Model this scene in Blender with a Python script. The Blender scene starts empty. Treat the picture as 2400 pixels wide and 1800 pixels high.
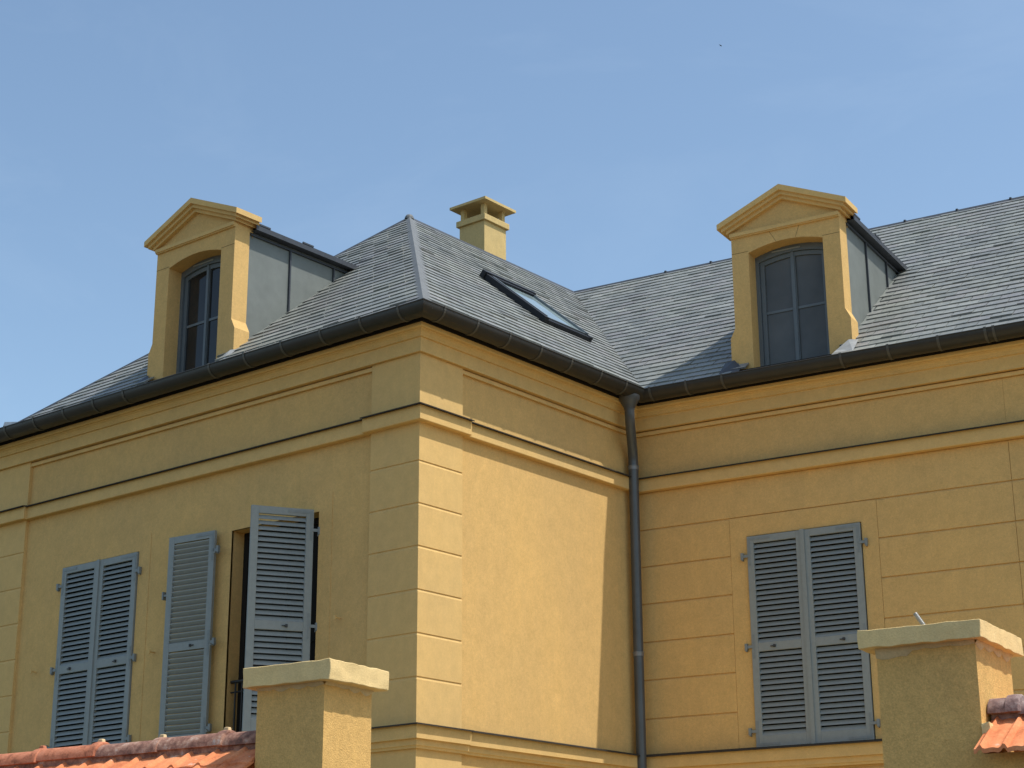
import bpy, bmesh, math, random
from math import sin, cos, tan, radians, pi, sqrt, atan2
from mathutils import Vector, Matrix, noise
random.seed(7)
sc = bpy.context.scene
COL = sc.collection

# ------------------------------------------------------------------ camera
YAW, PIT, ROLL = radians(-39.067), radians(18.05), radians(-0.3226)
CAM = Vector((10.475, -11.560, 1.6))
fwd = Vector((sin(YAW)*cos(PIT), cos(YAW)*cos(PIT), sin(PIT)))
rgt = Vector((cos(YAW), -sin(YAW), 0)); upv = rgt.cross(fwd)
r2 = cos(ROLL)*rgt + sin(ROLL)*upv; u2 = -sin(ROLL)*rgt + cos(ROLL)*upv
cam = bpy.data.cameras.new('camera'); cam.sensor_width = 36; cam.lens = 4171.3/2400*36
cam.clip_end = 5000
camo = bpy.data.objects.new('camera', cam); COL.objects.link(camo)
camo.matrix_world = Matrix(((r2.x, u2.x, -fwd.x, CAM.x), (r2.y, u2.y, -fwd.y, CAM.y), (r2.z, u2.z, -fwd.z, CAM.z), (0, 0, 0, 1)))
sc.camera = camo

# ------------------------------------------------------------------ light
SUN_AZ, SUN_EL = radians(20.6), radians(62.5)      # azimuth counted from +X towards +Y
w = bpy.data.worlds.new('World'); sc.world = w; w.use_nodes = True
nt = w.node_tree; bg = nt.nodes['Background']
sky = nt.nodes.new('ShaderNodeTexSky'); sky.sky_type = 'NISHITA'; sky.sun_disc = False
sky.sun_elevation = SUN_EL; sky.sun_rotation = pi/2 - SUN_AZ
sky.air_density = 1.0; sky.dust_density = 1.2; sky.ozone_density = 0.8; sky.altitude = 100
# very faint high wisps
_tc = nt.nodes.new('ShaderNodeTexCoord'); _mp = nt.nodes.new('ShaderNodeMapping'); _mp.inputs['Scale'].default_value = (2.2, 5.0, 9.0); _mp.inputs['Rotation'].default_value = (0.3, 0.2, 0.6)
_nz = nt.nodes.new('ShaderNodeTexNoise'); _nz.inputs['Scale'].default_value = 1.6; _nz.inputs['Detail'].default_value = 7; _nz.inputs['Roughness'].default_value = 0.6; _nz.inputs['Distortion'].default_value = 0.6
_rp = nt.nodes.new('ShaderNodeMapRange'); _rp.inputs['From Min'].default_value = 0.48; _rp.inputs['From Max'].default_value = 0.80; _rp.inputs['To Max'].default_value = 0.04
_mx = nt.nodes.new('ShaderNodeMix'); _mx.data_type = 'RGBA'; _mx.inputs[7].default_value = (7.0, 7.4, 8.0, 1)
nt.links.new(_tc.outputs['Generated'], _mp.inputs[0]); nt.links.new(_mp.outputs[0], _nz.inputs['Vector']); nt.links.new(_nz.outputs['Fac'], _rp.inputs['Value'])
nt.links.new(_rp.outputs[0], _mx.inputs[0]); nt.links.new(sky.outputs[0], _mx.inputs[6]); _tn = nt.nodes.new('ShaderNodeMix'); _tn.data_type = 'RGBA'; _tn.blend_type = 'MULTIPLY'; _tn.inputs[0].default_value = 1.0; _tn.inputs[7].default_value = (0.96, 1.0, 0.955, 1)
nt.links.new(_mx.outputs[2], _tn.inputs[6]); nt.links.new(_tn.outputs[2], bg.inputs[0])
bg.inputs[1].default_value = 0.15
sl = bpy.data.lights.new('sun', 'SUN'); sl.energy = 3.4; sl.angle = radians(0.5); sl.color = (1.0, 0.965, 0.91)
so = bpy.data.objects.new('sun', sl); COL.objects.link(so)
sd = Vector((cos(SUN_AZ)*cos(SUN_EL), sin(SUN_AZ)*cos(SUN_EL), sin(SUN_EL)))
so.rotation_euler = sd.to_track_quat('Z', 'Y').to_euler(); so.location = sd*40
sc.view_settings.view_transform = 'Standard'; sc.view_settings.look = 'None'
sc.view_settings.exposure = 0.35; sc.view_settings.gamma = 1.0

# ------------------------------------------------------------------ materials
def new_mat(name, rough=0.8, spec=0.3, metal=0.0):
    m = bpy.data.materials.new(name); m.use_nodes = True
    b = m.node_tree.nodes['Principled BSDF']
    b.inputs['Roughness'].default_value = rough; b.inputs['Metallic'].default_value = metal
    b.inputs['Specular IOR Level'].default_value = spec
    return m, m.node_tree, b
def N(nt, t, **kw):
    n = nt.nodes.new(t)
    for k, v in kw.items(): setattr(n, k, v)
    return n
def noise_n(nt, scale, detail=4, rough=0.6, vec=None, stretch=None):
    tc = N(nt, 'ShaderNodeTexCoord'); n = N(nt, 'ShaderNodeTexNoise')
    n.inputs['Scale'].default_value = scale; n.inputs['Detail'].default_value = detail; n.inputs['Roughness'].default_value = rough
    if stretch:
        mp = N(nt, 'ShaderNodeMapping'); mp.inputs['Scale'].default_value = stretch
        nt.links.new(tc.outputs['Object'], mp.inputs[0]); nt.links.new(mp.outputs[0], n.inputs['Vector'])
    else: nt.links.new(tc.outputs['Object'], n.inputs['Vector'])
    return n
def ramp(nt, src, stops):
    r = N(nt, 'ShaderNodeValToRGB'); e = r.color_ramp.elements
    e[0].position, e[0].color = stops[0][0], (*stops[0][1], 1)
    e[1].position, e[1].color = stops[-1][0], (*stops[-1][1], 1)
    for p, c in stops[1:-1]:
        k = e.new(p); k.color = (*c, 1)
    nt.links.new(src, r.inputs[0]); return r
def mix(nt, fac, a, b, mode='MIX'):
    m = N(nt, 'ShaderNodeMix', data_type='RGBA', blend_type=mode)
    if isinstance(fac, (int, float)): m.inputs[0].default_value = fac
    else: nt.links.new(fac, m.inputs[0])
    for s, i in ((a, 6), (b, 7)):
        if isinstance(s, tuple): m.inputs[i].default_value = (*s, 1)
        else: nt.links.new(s, m.inputs[i])
    return m.outputs[2]
def bump(nt, b, src, strength, dist=0.01, prev=None):
    n = N(nt, 'ShaderNodeBump'); n.inputs['Strength'].default_value = strength; n.inputs['Distance'].default_value = dist
    nt.links.new(src, n.inputs['Height'])
    if prev: nt.links.new(prev, n.inputs['Normal'])
    nt.links.new(n.outputs[0], b.inputs['Normal']); return n.outputs[0]
def k3(c, f): return tuple(min(1, x*f) for x in c)

def stucco(name, col, grain=0.10, spots=0.0, bumps=0.5, streak=1.0):
    m, nt, b = new_mat(name, 0.92, 0.15)
    fine = noise_n(nt, 130, 3, 0.7); mid = noise_n(nt, 9, 5, 0.65); big = noise_n(nt, 1.1, 4, 0.6, stretch=(1, 1, 0.5))
    strk = noise_n(nt, 3.0, 5, 0.7, stretch=(5, 5, 0.35))
    c1 = ramp(nt, fine.outputs['Fac'], [(0.3, k3(col, 1-grain)), (0.72, k3(col, 1+grain))]).outputs[0]
    r2_ = ramp(nt, mid.outputs['Fac'], [(0.3, (0.93, 0.93, 0.92)), (0.7, (1.05, 1.05, 1.05))]).outputs[0]
    c2 = mix(nt, 1.0, c1, r2_, 'MULTIPLY')
    r3 = ramp(nt, big.outputs['Fac'], [(0.35, (0.94, 0.95, 0.98)), (0.65, (1.04, 1.03, 1.0))]).outputs[0]
    c3 = mix(nt, 1.0, c2, r3, 'MULTIPLY')
    r4 = ramp(nt, strk.outputs['Fac'], [(0.3, (1-0.05*streak, 1-0.04*streak, 1-0.02*streak)), (0.7, (1+0.02*streak, 1+0.02*streak, 1+0.01*streak))]).outputs[0]
    c4 = mix(nt, 1.0, c3, r4, 'MULTIPLY')
    gr = noise_n(nt, 42, 4, 0.75); rg = ramp(nt, gr.outputs['Fac'], [(0.32, (1-grain*0.7,)*3), (0.68, (1+grain*0.6,)*3)]).outputs[0]
    c4 = mix(nt, 1.0, c4, rg, 'MULTIPLY')
    if spots:
        sp = noise_n(nt, 38, 2, 0.5); rs = ramp(nt, sp.outputs['Fac'], [(0.28, (0, 0, 0)), (0.34, (1, 1, 1))]).outputs[0]
        c4 = mix(nt, rs, k3(col, 1-spots), c4)
    nt.links.new(c4, b.inputs['Base Color'])
    bump(nt, b, fine.outputs['Fac'], bumps, 0.004)
    return m
OCHRE = (0.69, 0.438, 0.165)
M_wall = stucco('ochre_render', OCHRE, 0.12, streak=0.6)
M_trim = stucco('pale_ochre_trim', (0.705, 0.463, 0.182), 0.07, streak=0.4, bumps=0.35)
M_chim = stucco('chimney_render', (0.63, 0.455, 0.195), 0.10)
M_pier = stucco('pillar_render', (0.74, 0.445, 0.150), 0.16, bumps=0.9)
M_cap = stucco('pillar_cap_cement', (0.84, 0.60, 0.275), 0.07, bumps=0.7)
M_mortar = stucco('mortar_smear', (0.66, 0.49, 0.27), 0.10)

def slate_mat():
    m, nt, b = new_mat('natural_slate', 0.5, 0.6)
    geo = N(nt, 'ShaderNodeNewGeometry')
    c = ramp(nt, geo.outputs['Random Per Island'], [(0.0, (0.175, 0.182, 0.167)), (0.3, (0.218, 0.225, 0.203)), (0.6, (0.240, 0.246, 0.222)), (0.85, (0.228, 0.222, 0.210)), (1.0, (0.275, 0.280, 0.254))]).outputs[0]
    n = noise_n(nt, 14, 5, 0.7); r = ramp(nt, n.outputs['Fac'], [(0.3, (0.82, 0.83, 0.84)), (0.72, (1.12, 1.12, 1.1))]).outputs[0]
    c = mix(nt, 1.0, c, r, 'MULTIPLY')
    big = noise_n(nt, 0.9, 3, 0.6); rb = ramp(nt, big.outputs['Fac'], [(0.35, (0.88, 0.89, 0.93)), (0.65, (1.08, 1.08, 1.05))]).outputs[0]
    c = mix(nt, 1.0, c, rb, 'MULTIPLY'); nt.links.new(c, b.inputs['Base Color'])
    rr = ramp(nt, n.outputs['Fac'], [(0.3, (0.42, 0.42, 0.42)), (0.7, (0.60, 0.60, 0.60))]).outputs[0]
    nt.links.new(rr, b.inputs['Roughness'])
    f = noise_n(nt, 60, 3, 0.6); bump(nt, b, f.outputs['Fac'], 0.35, 0.003)
    return m
M_slate = slate_mat()
def metal_mat(name, col, rough, spec=0.5, metal=0.0, var=0.12, sc_=6, bs=0.05):
    m, nt, b = new_mat(name, rough, spec, metal)
    n = noise_n(nt, sc_, 5, 0.65); r = ramp(nt, n.outputs['Fac'], [(0.3, k3(col, 1-var)), (0.7, k3(col, 1+var))]).outputs[0]
    nt.links.new(r, b.inputs['Base Color'])
    n2 = noise_n(nt, 3.0, 2, 0.5)
    if bs: bump(nt, b, n2.outputs['Fac'], bs, 0.03)
    return m
M_gutter = metal_mat('anthra_zinc_gutter', (0.030, 0.028, 0.024), 0.45, 0.45, 0.0, 0.15)
M_band = metal_mat('gutter_bracket_zinc', (0.075, 0.07, 0.058), 0.5, 0.5, 0.0, 0.1)
M_pipe = metal_mat('downpipe_zinc', (0.085, 0.09, 0.095), 0.38, 0.5, 0.3, 0.12)
M_collar = metal_mat('pipe_collar_zinc', (0.20, 0.20, 0.20), 0.4, 0.5, 0.3, 0.12)
M_zinc = metal_mat('zinc_cheek', (0.175, 0.188, 0.168), 0.55, 0.4, 0.1, 0.10, 4, 0.35)
M_zincpale = metal_mat('zinc_hip', (0.150, 0.155, 0.152), 0.6, 0.3, 0.0, 0.12, 7, 0.1)
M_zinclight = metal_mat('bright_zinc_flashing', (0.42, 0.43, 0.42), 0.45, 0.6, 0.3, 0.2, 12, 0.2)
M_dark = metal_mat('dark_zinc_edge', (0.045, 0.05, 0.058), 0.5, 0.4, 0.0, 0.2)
M_drip = metal_mat('zinc_drip_flashing', (0.050, 0.043, 0.034), 0.8, 0.1, 0.0, 0.15)
M_shade = metal_mat('painted_shade_black', (0.02, 0.018, 0.016), 0.9, 0.1, 0, 0.1)  # near-black base colour standing in for shade in gaps and interiors
M_shut = metal_mat('blue_grey_shutter_paint', (0.265, 0.285, 0.272), 0.5, 0.35, 0.0, 0.06, 20, 0.05)
M_hinge = metal_mat('painted_hinge', (0.22, 0.24, 0.235), 0.45, 0.4, 0.0, 0.1, 20, 0.0)
M_knob = metal_mat('black_shutter_latch', (0.04, 0.04, 0.04), 0.5, 0.4)
M_frame = metal_mat('grey_window_paint', (0.125, 0.145, 0.155), 0.45, 0.4, 0.0, 0.06, 15, 0.0)
M_black = metal_mat('black_skylight_metal', (0.012, 0.014, 0.018), 0.5, 0.25, 0.0, 0.1)
M_iron = metal_mat('black_wrought_iron', (0.012, 0.012, 0.012), 0.45, 0.5)
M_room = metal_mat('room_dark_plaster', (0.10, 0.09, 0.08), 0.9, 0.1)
def glass_mat(name, col, rough=0.04, spec=0.6):
    m, nt, b = new_mat(name, rough, spec)
    n = noise_n(nt, 2.2, 3, 0.5); r = ramp(nt, n.outputs['Fac'], [(0.3, k3(col, 0.75)), (0.7, k3(col, 1.25))]).outputs[0]
    nt.links.new(r, b.inputs['Base Color'])
    n2 = noise_n(nt, 1.6, 2, 0.5); bump(nt, b, n2.outputs['Fac'], 0.08, 0.03)
    return m
M_glassA = glass_mat('dark_window_glass', (0.022, 0.022, 0.022), 0.05, 0.35)
M_glassC = glass_mat('curtain_reflection_glass', (0.095, 0.098, 0.094), 0.06, 0.30)  # grey base paints in a soft reflection as well as the curtain
M_glassS = glass_mat('skylight_glass', (0.30, 0.38, 0.38), 0.05, 1.0)  # pale green base colour paints in the reflected sky
M_steel = metal_mat('galvanised_steel', (0.26, 0.26, 0.24), 0.5, 0.5, 0.5, 0.15, 60)

def tile_mat(name, cols, scale=9, patch=None):
    m, nt, b = new_mat(name, 0.85, 0.2)
    n = noise_n(nt, scale, 6, 0.7); c = ramp(nt, n.outputs['Fac'], cols).outputs[0]
    f = noise_n(nt, 90, 3, 0.7); rf = ramp(nt, f.outputs['Fac'], [(0.3, (0.85, 0.83, 0.82)), (0.7, (1.08, 1.08, 1.08))]).outputs[0]
    c = mix(nt, 1.0, c, rf, 'MULTIPLY')
    if patch:
        p = noise_n(nt, patch[1], 4, 0.6); rp = ramp(nt, p.outputs['Fac'], [(patch[2], (0, 0, 0)), (patch[2]+0.08, (1, 1, 1))]).outputs[0]
        c = mix(nt, rp, c, patch[0])
    nt.links.new(c, b.inputs['Base Color']); bump(nt, b, f.outputs['Fac'], 0.6, 0.004)
    return m
M_tile = tile_mat('terracotta_tile', [(0.25, (0.50, 0.14, 0.055)), (0.5, (0.74, 0.255, 0.105)), (0.75, (0.82, 0.35, 0.16))], 8, ((0.74, 0.50, 0.36), 11, 0.66))
M_ridge = tile_mat('weathered_ridge_tile', [(0.3, (0.10, 0.06, 0.05)), (0.45, (0.25, 0.125, 0.09)), (0.58, (0.42, 0.24, 0.17)), (0.72, (0.58, 0.50, 0.44))], 16)
M_ridgeO = tile_mat('orange_ridge_tile', [(0.3, (0.20, 0.07, 0.04)), (0.5, (0.52, 0.19, 0.10)), (0.75, (0.60, 0.25, 0.15))], 20)
M_ridgeP = tile_mat('purple_ridge_tile', [(0.3, (0.14, 0.085, 0.08)), (0.5, (0.26, 0.175, 0.16)), (0.68, (0.38, 0.30, 0.27)), (0.8, (0.6, 0.5, 0.36))], 22)
def ground_mat():
    m, nt, b = new_mat('pale_gravel_ground', 0.95, 0.1)
    n = noise_n(nt, 0.6, 6, 0.7); c = ramp(nt, n.outputs['Fac'], [(0.3, (0.07, 0.062, 0.048)), (0.7, (0.11, 0.096, 0.07))]).outputs[0]
    nt.links.new(c, b.inputs['Base Color']); f = noise_n(nt, 80, 2); bump(nt, b, f.outputs['Fac'], 0.4, 0.01)
    return m
M_ground = ground_mat()

# ------------------------------------------------------------------ helpers
class MB:
    """collects polygons; frame maps local (x along, y depth, z up) to world"""
    def __init__(s, frame=None): s.v = []; s.f = []; s.M = frame or Matrix.Identity(4)
    def poly(s, pts):
        i = len(s.v); s.v += [s.M @ Vector(p) for p in pts]; s.f.append(tuple(range(i, i+len(pts))))
    def mesh(s, vs, fs):
        i = len(s.v); s.v += [s.M @ Vector(p) for p in vs]; s.f += [tuple(i+k for k in f) for f in fs]
    def box(s, x0, x1, y0, y1, z0, z1, rot=None, org=None):
        vs = [Vector((x, y, z)) for x in (x0, x1) for y in (y0, y1) for z in (z0, z1)]
        if rot is not None:
            o = Vector(org) if org else Vector(((x0+x1)/2, (y0+y1)/2, (z0+z1)/2))
            vs = [rot @ (v-o) + o for v in vs]
        s.mesh(vs, [(0, 1, 3, 2), (4, 6, 7, 5), (0, 4, 5, 1), (2, 3, 7, 6), (0, 2, 6, 4), (1, 5, 7, 3)])
    def prism(s, poly, y0, y1):
        """poly in (x, z), counter-clockwise seen from -y, extruded in depth"""
        n = len(poly); vs = [(x, y0, z) for x, z in poly] + [(x, y1, z) for x, z in poly]
        s.mesh(vs, [tuple(range(n)), tuple(range(2*n-1, n-1, -1))] + [(i, i+n, (i+1) % n+n, (i+1) % n) for i in range(n)])
    def lathe(s, ax_from, ax_to, radii, seg=20, cap=True):
        """rings along a line, radii = [(t, r)]"""
        a, b = Vector(ax_from), Vector(ax_to); d = (b-a).normalized(); L = (b-a).length
        u = d.orthogonal().normalized(); v = d.cross(u); vs = []; fs = []
        for t, r in radii:
            for k in range(seg):
                an = 2*pi*k/seg; vs.append(a+d*t*L+(u*cos(an)+v*sin(an))*r)
        m = len(radii)
        for i in range(m-1):
            for k in range(seg): fs.append((i*seg+k, i*seg+(k+1) % seg, (i+1)*seg+(k+1) % seg, (i+1)*seg+k))
        if cap: fs.append(tuple(range(seg))[::-1]); fs.append(tuple((m-1)*seg+k for k in range(seg)))
        s.mesh(vs, fs)
    def tube(s, pts, r, seg=20, cap=True):
        vs = []; fs = []; P = [Vector(p) for p in pts]; ref = None
        rs = r if isinstance(r, (list, tuple)) else [r]*len(P)
        for i, p in enumerate(P):
            d = (P[min(i+1, len(P)-1)]-P[max(i-1, 0)]).normalized()
            u = d.orthogonal().normalized() if ref is None else (ref - d*ref.dot(d)).normalized()
            ref = u; v = d.cross(u)
            for k in range(seg):
                an = 2*pi*k/seg; vs.append(p+(u*cos(an)+v*sin(an))*rs[i])
        for i in range(len(P)-1):
            for k in range(seg): fs.append((i*seg+k, i*seg+(k+1) % seg, (i+1)*seg+(k+1) % seg, (i+1)*seg+k))
        if cap: fs.append(tuple(range(seg))[::-1]); fs.append(tuple((len(P)-1)*seg+k for k in range(seg)))
        s.mesh(vs, fs)
    def build(s, name, mat, parent=None, smooth=False, fix=True, bevel=0):
        me = bpy.data.meshes.new(name); me.from_pydata([tuple(v) for v in s.v], [], s.f)
        if fix:
            bm = bmesh.new(); bm.from_mesh(me); bmesh.ops.recalc_face_normals(bm, faces=bm.faces); bm.to_mesh(me); bm.free()
        me.materials.append(mat); o = bpy.data.objects.new(name, me); COL.objects.link(o)
        if parent: o.parent = parent
        if smooth:
            for p in me.polygons: p.use_smooth = True
            try: me.set_sharp_from_angle(angle=radians(38))
            except Exception: pass
        if bevel:
            md = o.modifiers.new('bevel', 'BEVEL'); md.width = bevel; md.segments = 2; md.limit_method = 'ANGLE'; md.angle_limit = radians(40)
        return o
def thing(name, label, cat, loc=(0, 0, 0), group=None):
    o = bpy.data.objects.new(name, None); COL.objects.link(o); o.location = loc; o.empty_display_size = 0.3
    o['label'] = label; o['category'] = cat
    if group: o['group'] = group
    return o

def sweep(mb, path, prof, close_ends=True):
    """prof = [(outward offset, z)], extruded along a plan path with mitred corners (outward = right of travel)"""
    P = [Vector((p[0], p[1])) for p in path]; n = len(P); mit = []
    for i in range(n):
        ds = []
        if i > 0: ds.append((P[i]-P[i-1]).normalized())
        if i < n-1: ds.append((P[i+1]-P[i]).normalized())
        ns = [Vector((d.y, -d.x)) for d in ds]
        if len(ns) == 1: mit.append(ns[0])
        else:
            b = (ns[0]+ns[1]).normalized(); mit.append(b/b.dot(ns[0]))
    m = len(prof); vs = []; fs = []
    for i in range(n):
        for o, z in prof: vs.append((P[i].x+mit[i].x*o, P[i].y+mit[i].y*o, z))
    for i in range(n-1):
        for k in range(m-1): fs.append((i*m+k, (i+1)*m+k, (i+1)*m+k+1, i*m+k+1))
    if close_ends: fs.append(tuple(range(m))); fs.append(tuple((n-1)*m+k for k in range(m))[::-1])
    mb.mesh(vs, fs)

# ------------------------------------------------------------------ frames
TH = radians(8.7)
IC = Vector((-0.02, 3.427, 0))
U = Vector((cos(TH), sin(TH), 0)); NC = Vector((-sin(TH), cos(TH), 0))
FA = Matrix.Identity(4)                                           # wing front wall: x along, y into the house
FC = Matrix.Translation(IC) @ Matrix.Rotation(TH, 4, 'Z')         # right wing wall: s along, depth w
WL = -6.49
SE = 9.0
def cpt(s, o=0.0): p = IC+U*s-NC*o; return (p.x, p.y)
PATH = [(WL, 2.44), (WL, 0), (0, 0), (IC.x+0.02, IC.y), cpt(SE)]

# ------------------------------------------------------------------ ground
g = MB(); g.poly([(-900, -900, 0), (900, -900, 0), (900, 900, 0), (-900, 900, 0)])
go = g.build('ground', M_ground, fix=False); go['kind'] = 'structure'
M_bounce = stucco('pale_bounce_sheet', (0.40, 0.335, 0.19), 0.15)
g = MB(FC); g.poly([(-0.5, -9.0, 0.004), (16, -9.0, 0.004), (16, 0.1, 0.004), (-0.5, 0.1, 0.004)])  # unseen pale sheet added to bounce warm light onto the right wall
go = g.build('bounce_ground', M_bounce, fix=False); go['kind'] = 'structure'
M_nobounce = stucco('bounce_cutting_green', (0.055, 0.075, 0.03), 0.3)
g = MB(); g.poly([(-14, -5.3, 0.004), (-0.6, -5.3, 0.004), (-0.6, -0.1, 0.004), (-14, -0.1, 0.004)])  # unseen dark strip added to weaken ground bounce on the wing front
go = g.build('dark_ground_strip', M_nobounce, fix=False); go['kind'] = 'structure'

house = thing('house', 'ochre rendered house with slate hipped roofs, dormers and blue grey louvred shutters', 'house')

# ------------------------------------------------------------------ walls
REC = -0.038                  # main wall set back from the pilaster face
EAVE = 7.30
def wall_with_holes(mb, x0, x1, z0, z1, y, holes, rev=0.2):
    xs = sorted({x0, x1, *[h[0] for h in holes], *[h[1] for h in holes]}); zs = sorted({z0, z1, *[h[2] for h in holes], *[h[3] for h in holes]})
    for a, b in zip(xs, xs[1:]):
        for c, d in zip(zs, zs[1:]):
            if any(h[0] <= a and b <= h[1] and h[2] <= c and d <= h[3] for h in holes): continue
            mb.poly([(a, y, c), (b, y, c), (b, y, d), (a, y, d)])
    for a, b, c, d in holes:
        mb.poly([(a, y, c), (a, y+rev, c), (a, y+rev, d), (a, y, d)]); mb.poly([(b, y, c), (b, y, d), (b, y+rev, d), (b, y+rev, c)])
        mb.poly([(a, y, d), (a, y+rev, d), (b, y+rev, d), (b, y, d)]); mb.poly([(a, y, c), (b, y, c), (b, y+rev, c), (a, y+rev, c)])
WZ0, WZ1 = 3.60, 5.69
HA = [(-5.18, -3.925, WZ0, WZ1), (-2.515, -1.30, WZ0, WZ1)]
mb = MB(); wall_with_holes(mb, WL+0.05, -0.03, 0, EAVE, -REC, HA)
# raised flat surrounds of the windows (3 mm)
for a, b in ((-5.36, -3.745), (-2.70, -1.125)):
    h = HA[0] if a < -4 else HA[1]
    for (p, q, r, s_) in ((a, h[0], WZ0, WZ1), (h[1], b, WZ0, WZ1), (a, b, WZ1, 5.855)):
        mb.box(p, q, -REC-0.004, -REC+0.02, r, s_)
# side wall (sunlit) and left return
mb.poly([(REC, 0.02, 0), (REC, IC.y+0.3, 0), (REC, IC.y+0.3, EAVE), (REC, 0.02, EAVE)])
mb.poly([(WL-REC, 0.02, 0), (WL-REC, 0.02, EAVE), (WL-REC, 2.6, EAVE), (WL-REC, 2.6, 0)])
mb.build('wing_wall', M_wall, house, fix=False)
# right wing wall with ashlar joints cut as V grooves
mc = MB(FC); HC = [(1.225, 2.44, 3.585, 5.712)]
BASE = 0.051; FACE = 0.036
wall_with_holes(mc, -7.4, SE, 0, EAVE, BASE, HC)
def block(mb, poly, ch=0.010, yb=BASE, yf=FACE, holes=None):
    n = len(poly); ins = []
    for i in range(n):
        p0, p1, p2 = Vector(poly[i-1]), Vector(poly[i]), Vector(poly[(i+1) % n])
        d1 = (p1-p0).normalized(); d2 = (p2-p1).normalized(); n1 = Vector((-d1.y, d1.x)); n2 = Vector((-d2.y, d2.x))
        # wide chamfer along the top edge of a block, narrow elsewhere
        c1 = ch*(2.1 if n1.y < -0.5 else 0.25); c2 = ch*(2.1 if n2.y < -0.5 else 0.25)
        ins.append(p1+n1*c1+n2*c2)
    mb.poly([(p.x, yf, p.y) for p in ins])
    for i in range(n):
        j = (i+1) % n
        mb.poly([(poly[i][0], yb, poly[i][1]), (poly[j][0], yb, poly[j][1]), (ins[j].x, yf, ins[j].y), (ins[i].x, yf, ins[i].y)])
def rect(a, b, c, d): return [(a, c), (b, c), (b, d), (a, d)]
ZL = [3.585, 3.961, 4.354, 4.743, 5.140, 5.532, 5.925, 6.33]
V1, V2, V3, V4 = 1.042, 2.607, 3.945, 5.8
for zc, zd in zip(ZL[:-2], ZL[1:-1]):
    for a, b in ((-0.01, V1), (V2, V3), (V3, V4), (V4, 7.4)): block(mc, rect(a, b, zc, zd))
for a, b in ((-0.01, V3), (V3, V4), (V4, 7.4)): block(mc, rect(a, b, ZL[-2], ZL[-1]))
# window surround: left strip, right strip, head as one flush U
block(mc, [(V1, 3.585), (1.225, 3.585), (1.225, 5.712), (2.44, 5.712), (2.44, 3.585), (V2, 3.585), (V2, 5.925), (V1, 5.925)], ch=0.005)
for zc, zd in ((0.4, 1.2), (1.2, 2.0), (2.0, 2.75), (2.75, 3.36)):
    for a, b in ((-0.01, V3), (V3, 7.4)): block(mc, rect(a, b, zc, zd))
# frieze panels
for a, b in ((-0.01, V3), (V3, V4), (V4, 7.4)): block(mc, rect(a, b, 6.44, 6.945), ch=0.004)
mc.build('right_wall', M_wall, house, fix=False)
# rear shell so that the roof is carried all round
mb = MB()
def cw(s, d, z): p = IC+U*s+NC*d; return (p.x, p.y, z)
mb.poly([cw(-7.4, 8, 0), cw(SE, 8, 0), cw(SE, 8, EAVE), cw(-7.4, 8, EAVE)]); mb.poly([cw(SE, 0.03, 0), cw(SE, 8, 0), cw(SE, 8, EAVE), cw(SE, 0.03, EAVE)])
mb.poly([cw(-7.4, 0.03, 0), cw(-7.4, 0.03, EAVE), cw(-7.4, 8, EAVE), cw(-7.4, 8, 0)])
mb.build('rear_wall', M_wall, house, fix=False)

# quoin pilasters with V joints
QZ = [4.0, 4.387, 4.776, 5.171, 5.565, 5.962]
def quoin_prof(z0, z1, joints, back=-0.05, o=0.0, g=0.009):
    pr = [(back, z0), (o, z0)]
    for z in joints: pr += [(o, z-0.028), (o-0.009, z-0.004), (o-0.008, z), (o, z+0.001)]
    return pr+[(o, z1), (back, z1)]
mb = MB()
for path in ([(-0.61, 0), (0, 0), (0, 0.605)], [(WL, 0.6), (WL, 0), (-5.88, 0)]):
    mb = MB(); sweep(mb, path, quoin_prof(3.55, 6.36, QZ)); sweep(mb, path, quoin_prof(6.40, 6.99, [])); sweep(mb, path, quoin_prof(0, 3.44, [0.6, 1.0, 1.4, 1.8, 2.2, 2.6, 3.0])); mb.build('quoin', M_trim, house, fix=True)

# horizontal mouldings (offset, z)
crn = [(-0.05, 6.992), (0.034, 6.992), (0.034, 7.128), (0.054, 7.131), (0.055, 7.146), (0.060, 7.152), (0.064, 7.166), (0.074, 7.180), (0.086, 7.186), (0.087, 7.194), (0.108, 7.196), (0.118, 7.206), (0.120, 7.236), (-0.05, 7.236)]
PATH2 = [(WL, 2.44), (WL, 0), (0, 0), (0, IC.y+0.003), cpt(SE)]
mb = MB(); sweep(mb, PATH2, crn)
# fillet under the cornice, between the pilasters
fil = [(-0.05, 6.942), (-0.008, 6.940), (-0.007, 6.978), (-0.020, 6.984), (-0.05, 6.994)]
for path in ([(-5.88, 0), (-0.61, 0)], [(0, 0.605), (0, IC.y), cpt(SE)]): sweep(mb, path, fil)
mb.build('cornice', M_trim, house)
def band_prof(o, zt, zb, back=-0.05): return [(back, zb), (o-0.006, zb), (o, zb+0.006), (o, zt), (back, zt)]
mb = MB(); md = MB()
def drip(o, zt): return [(-0.03, zt), (o+0.028, zt), (o+0.032, zt-0.008), (o+0.036, zt-0.008), (o+0.036, zt+0.003), (o+0.030, zt+0.006), (-0.03, zt+0.03)]
for path, o in (([(-5.83, 0), (-0.66, 0)], 0.032), ([(0, 0.655), (0, IC.y), cpt(SE)], 0.028), ([(-0.66, 0), (0, 0), (0, 0.655)], 0.070), ([(WL, 0.655), (WL, 0), (-5.83, 0)], 0.070)):
    sweep(mb, path, band_prof(o, 6.458, 6.322)); sweep(md, path, drip(o, 6.460))
mb.build('upper_string_course', M_trim, house); md.build('upper_drip_flashing', M_drip, house)
mb = MB(); md = MB()
def low_prof(o): return [(-0.05, 3.375), (o-0.045, 3.375), (o-0.040, 3.392), (o-0.030, 3.40), (o-0.030, 3.452), (o, 3.454), (o, 3.572), (-0.05, 3.572)]
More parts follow.
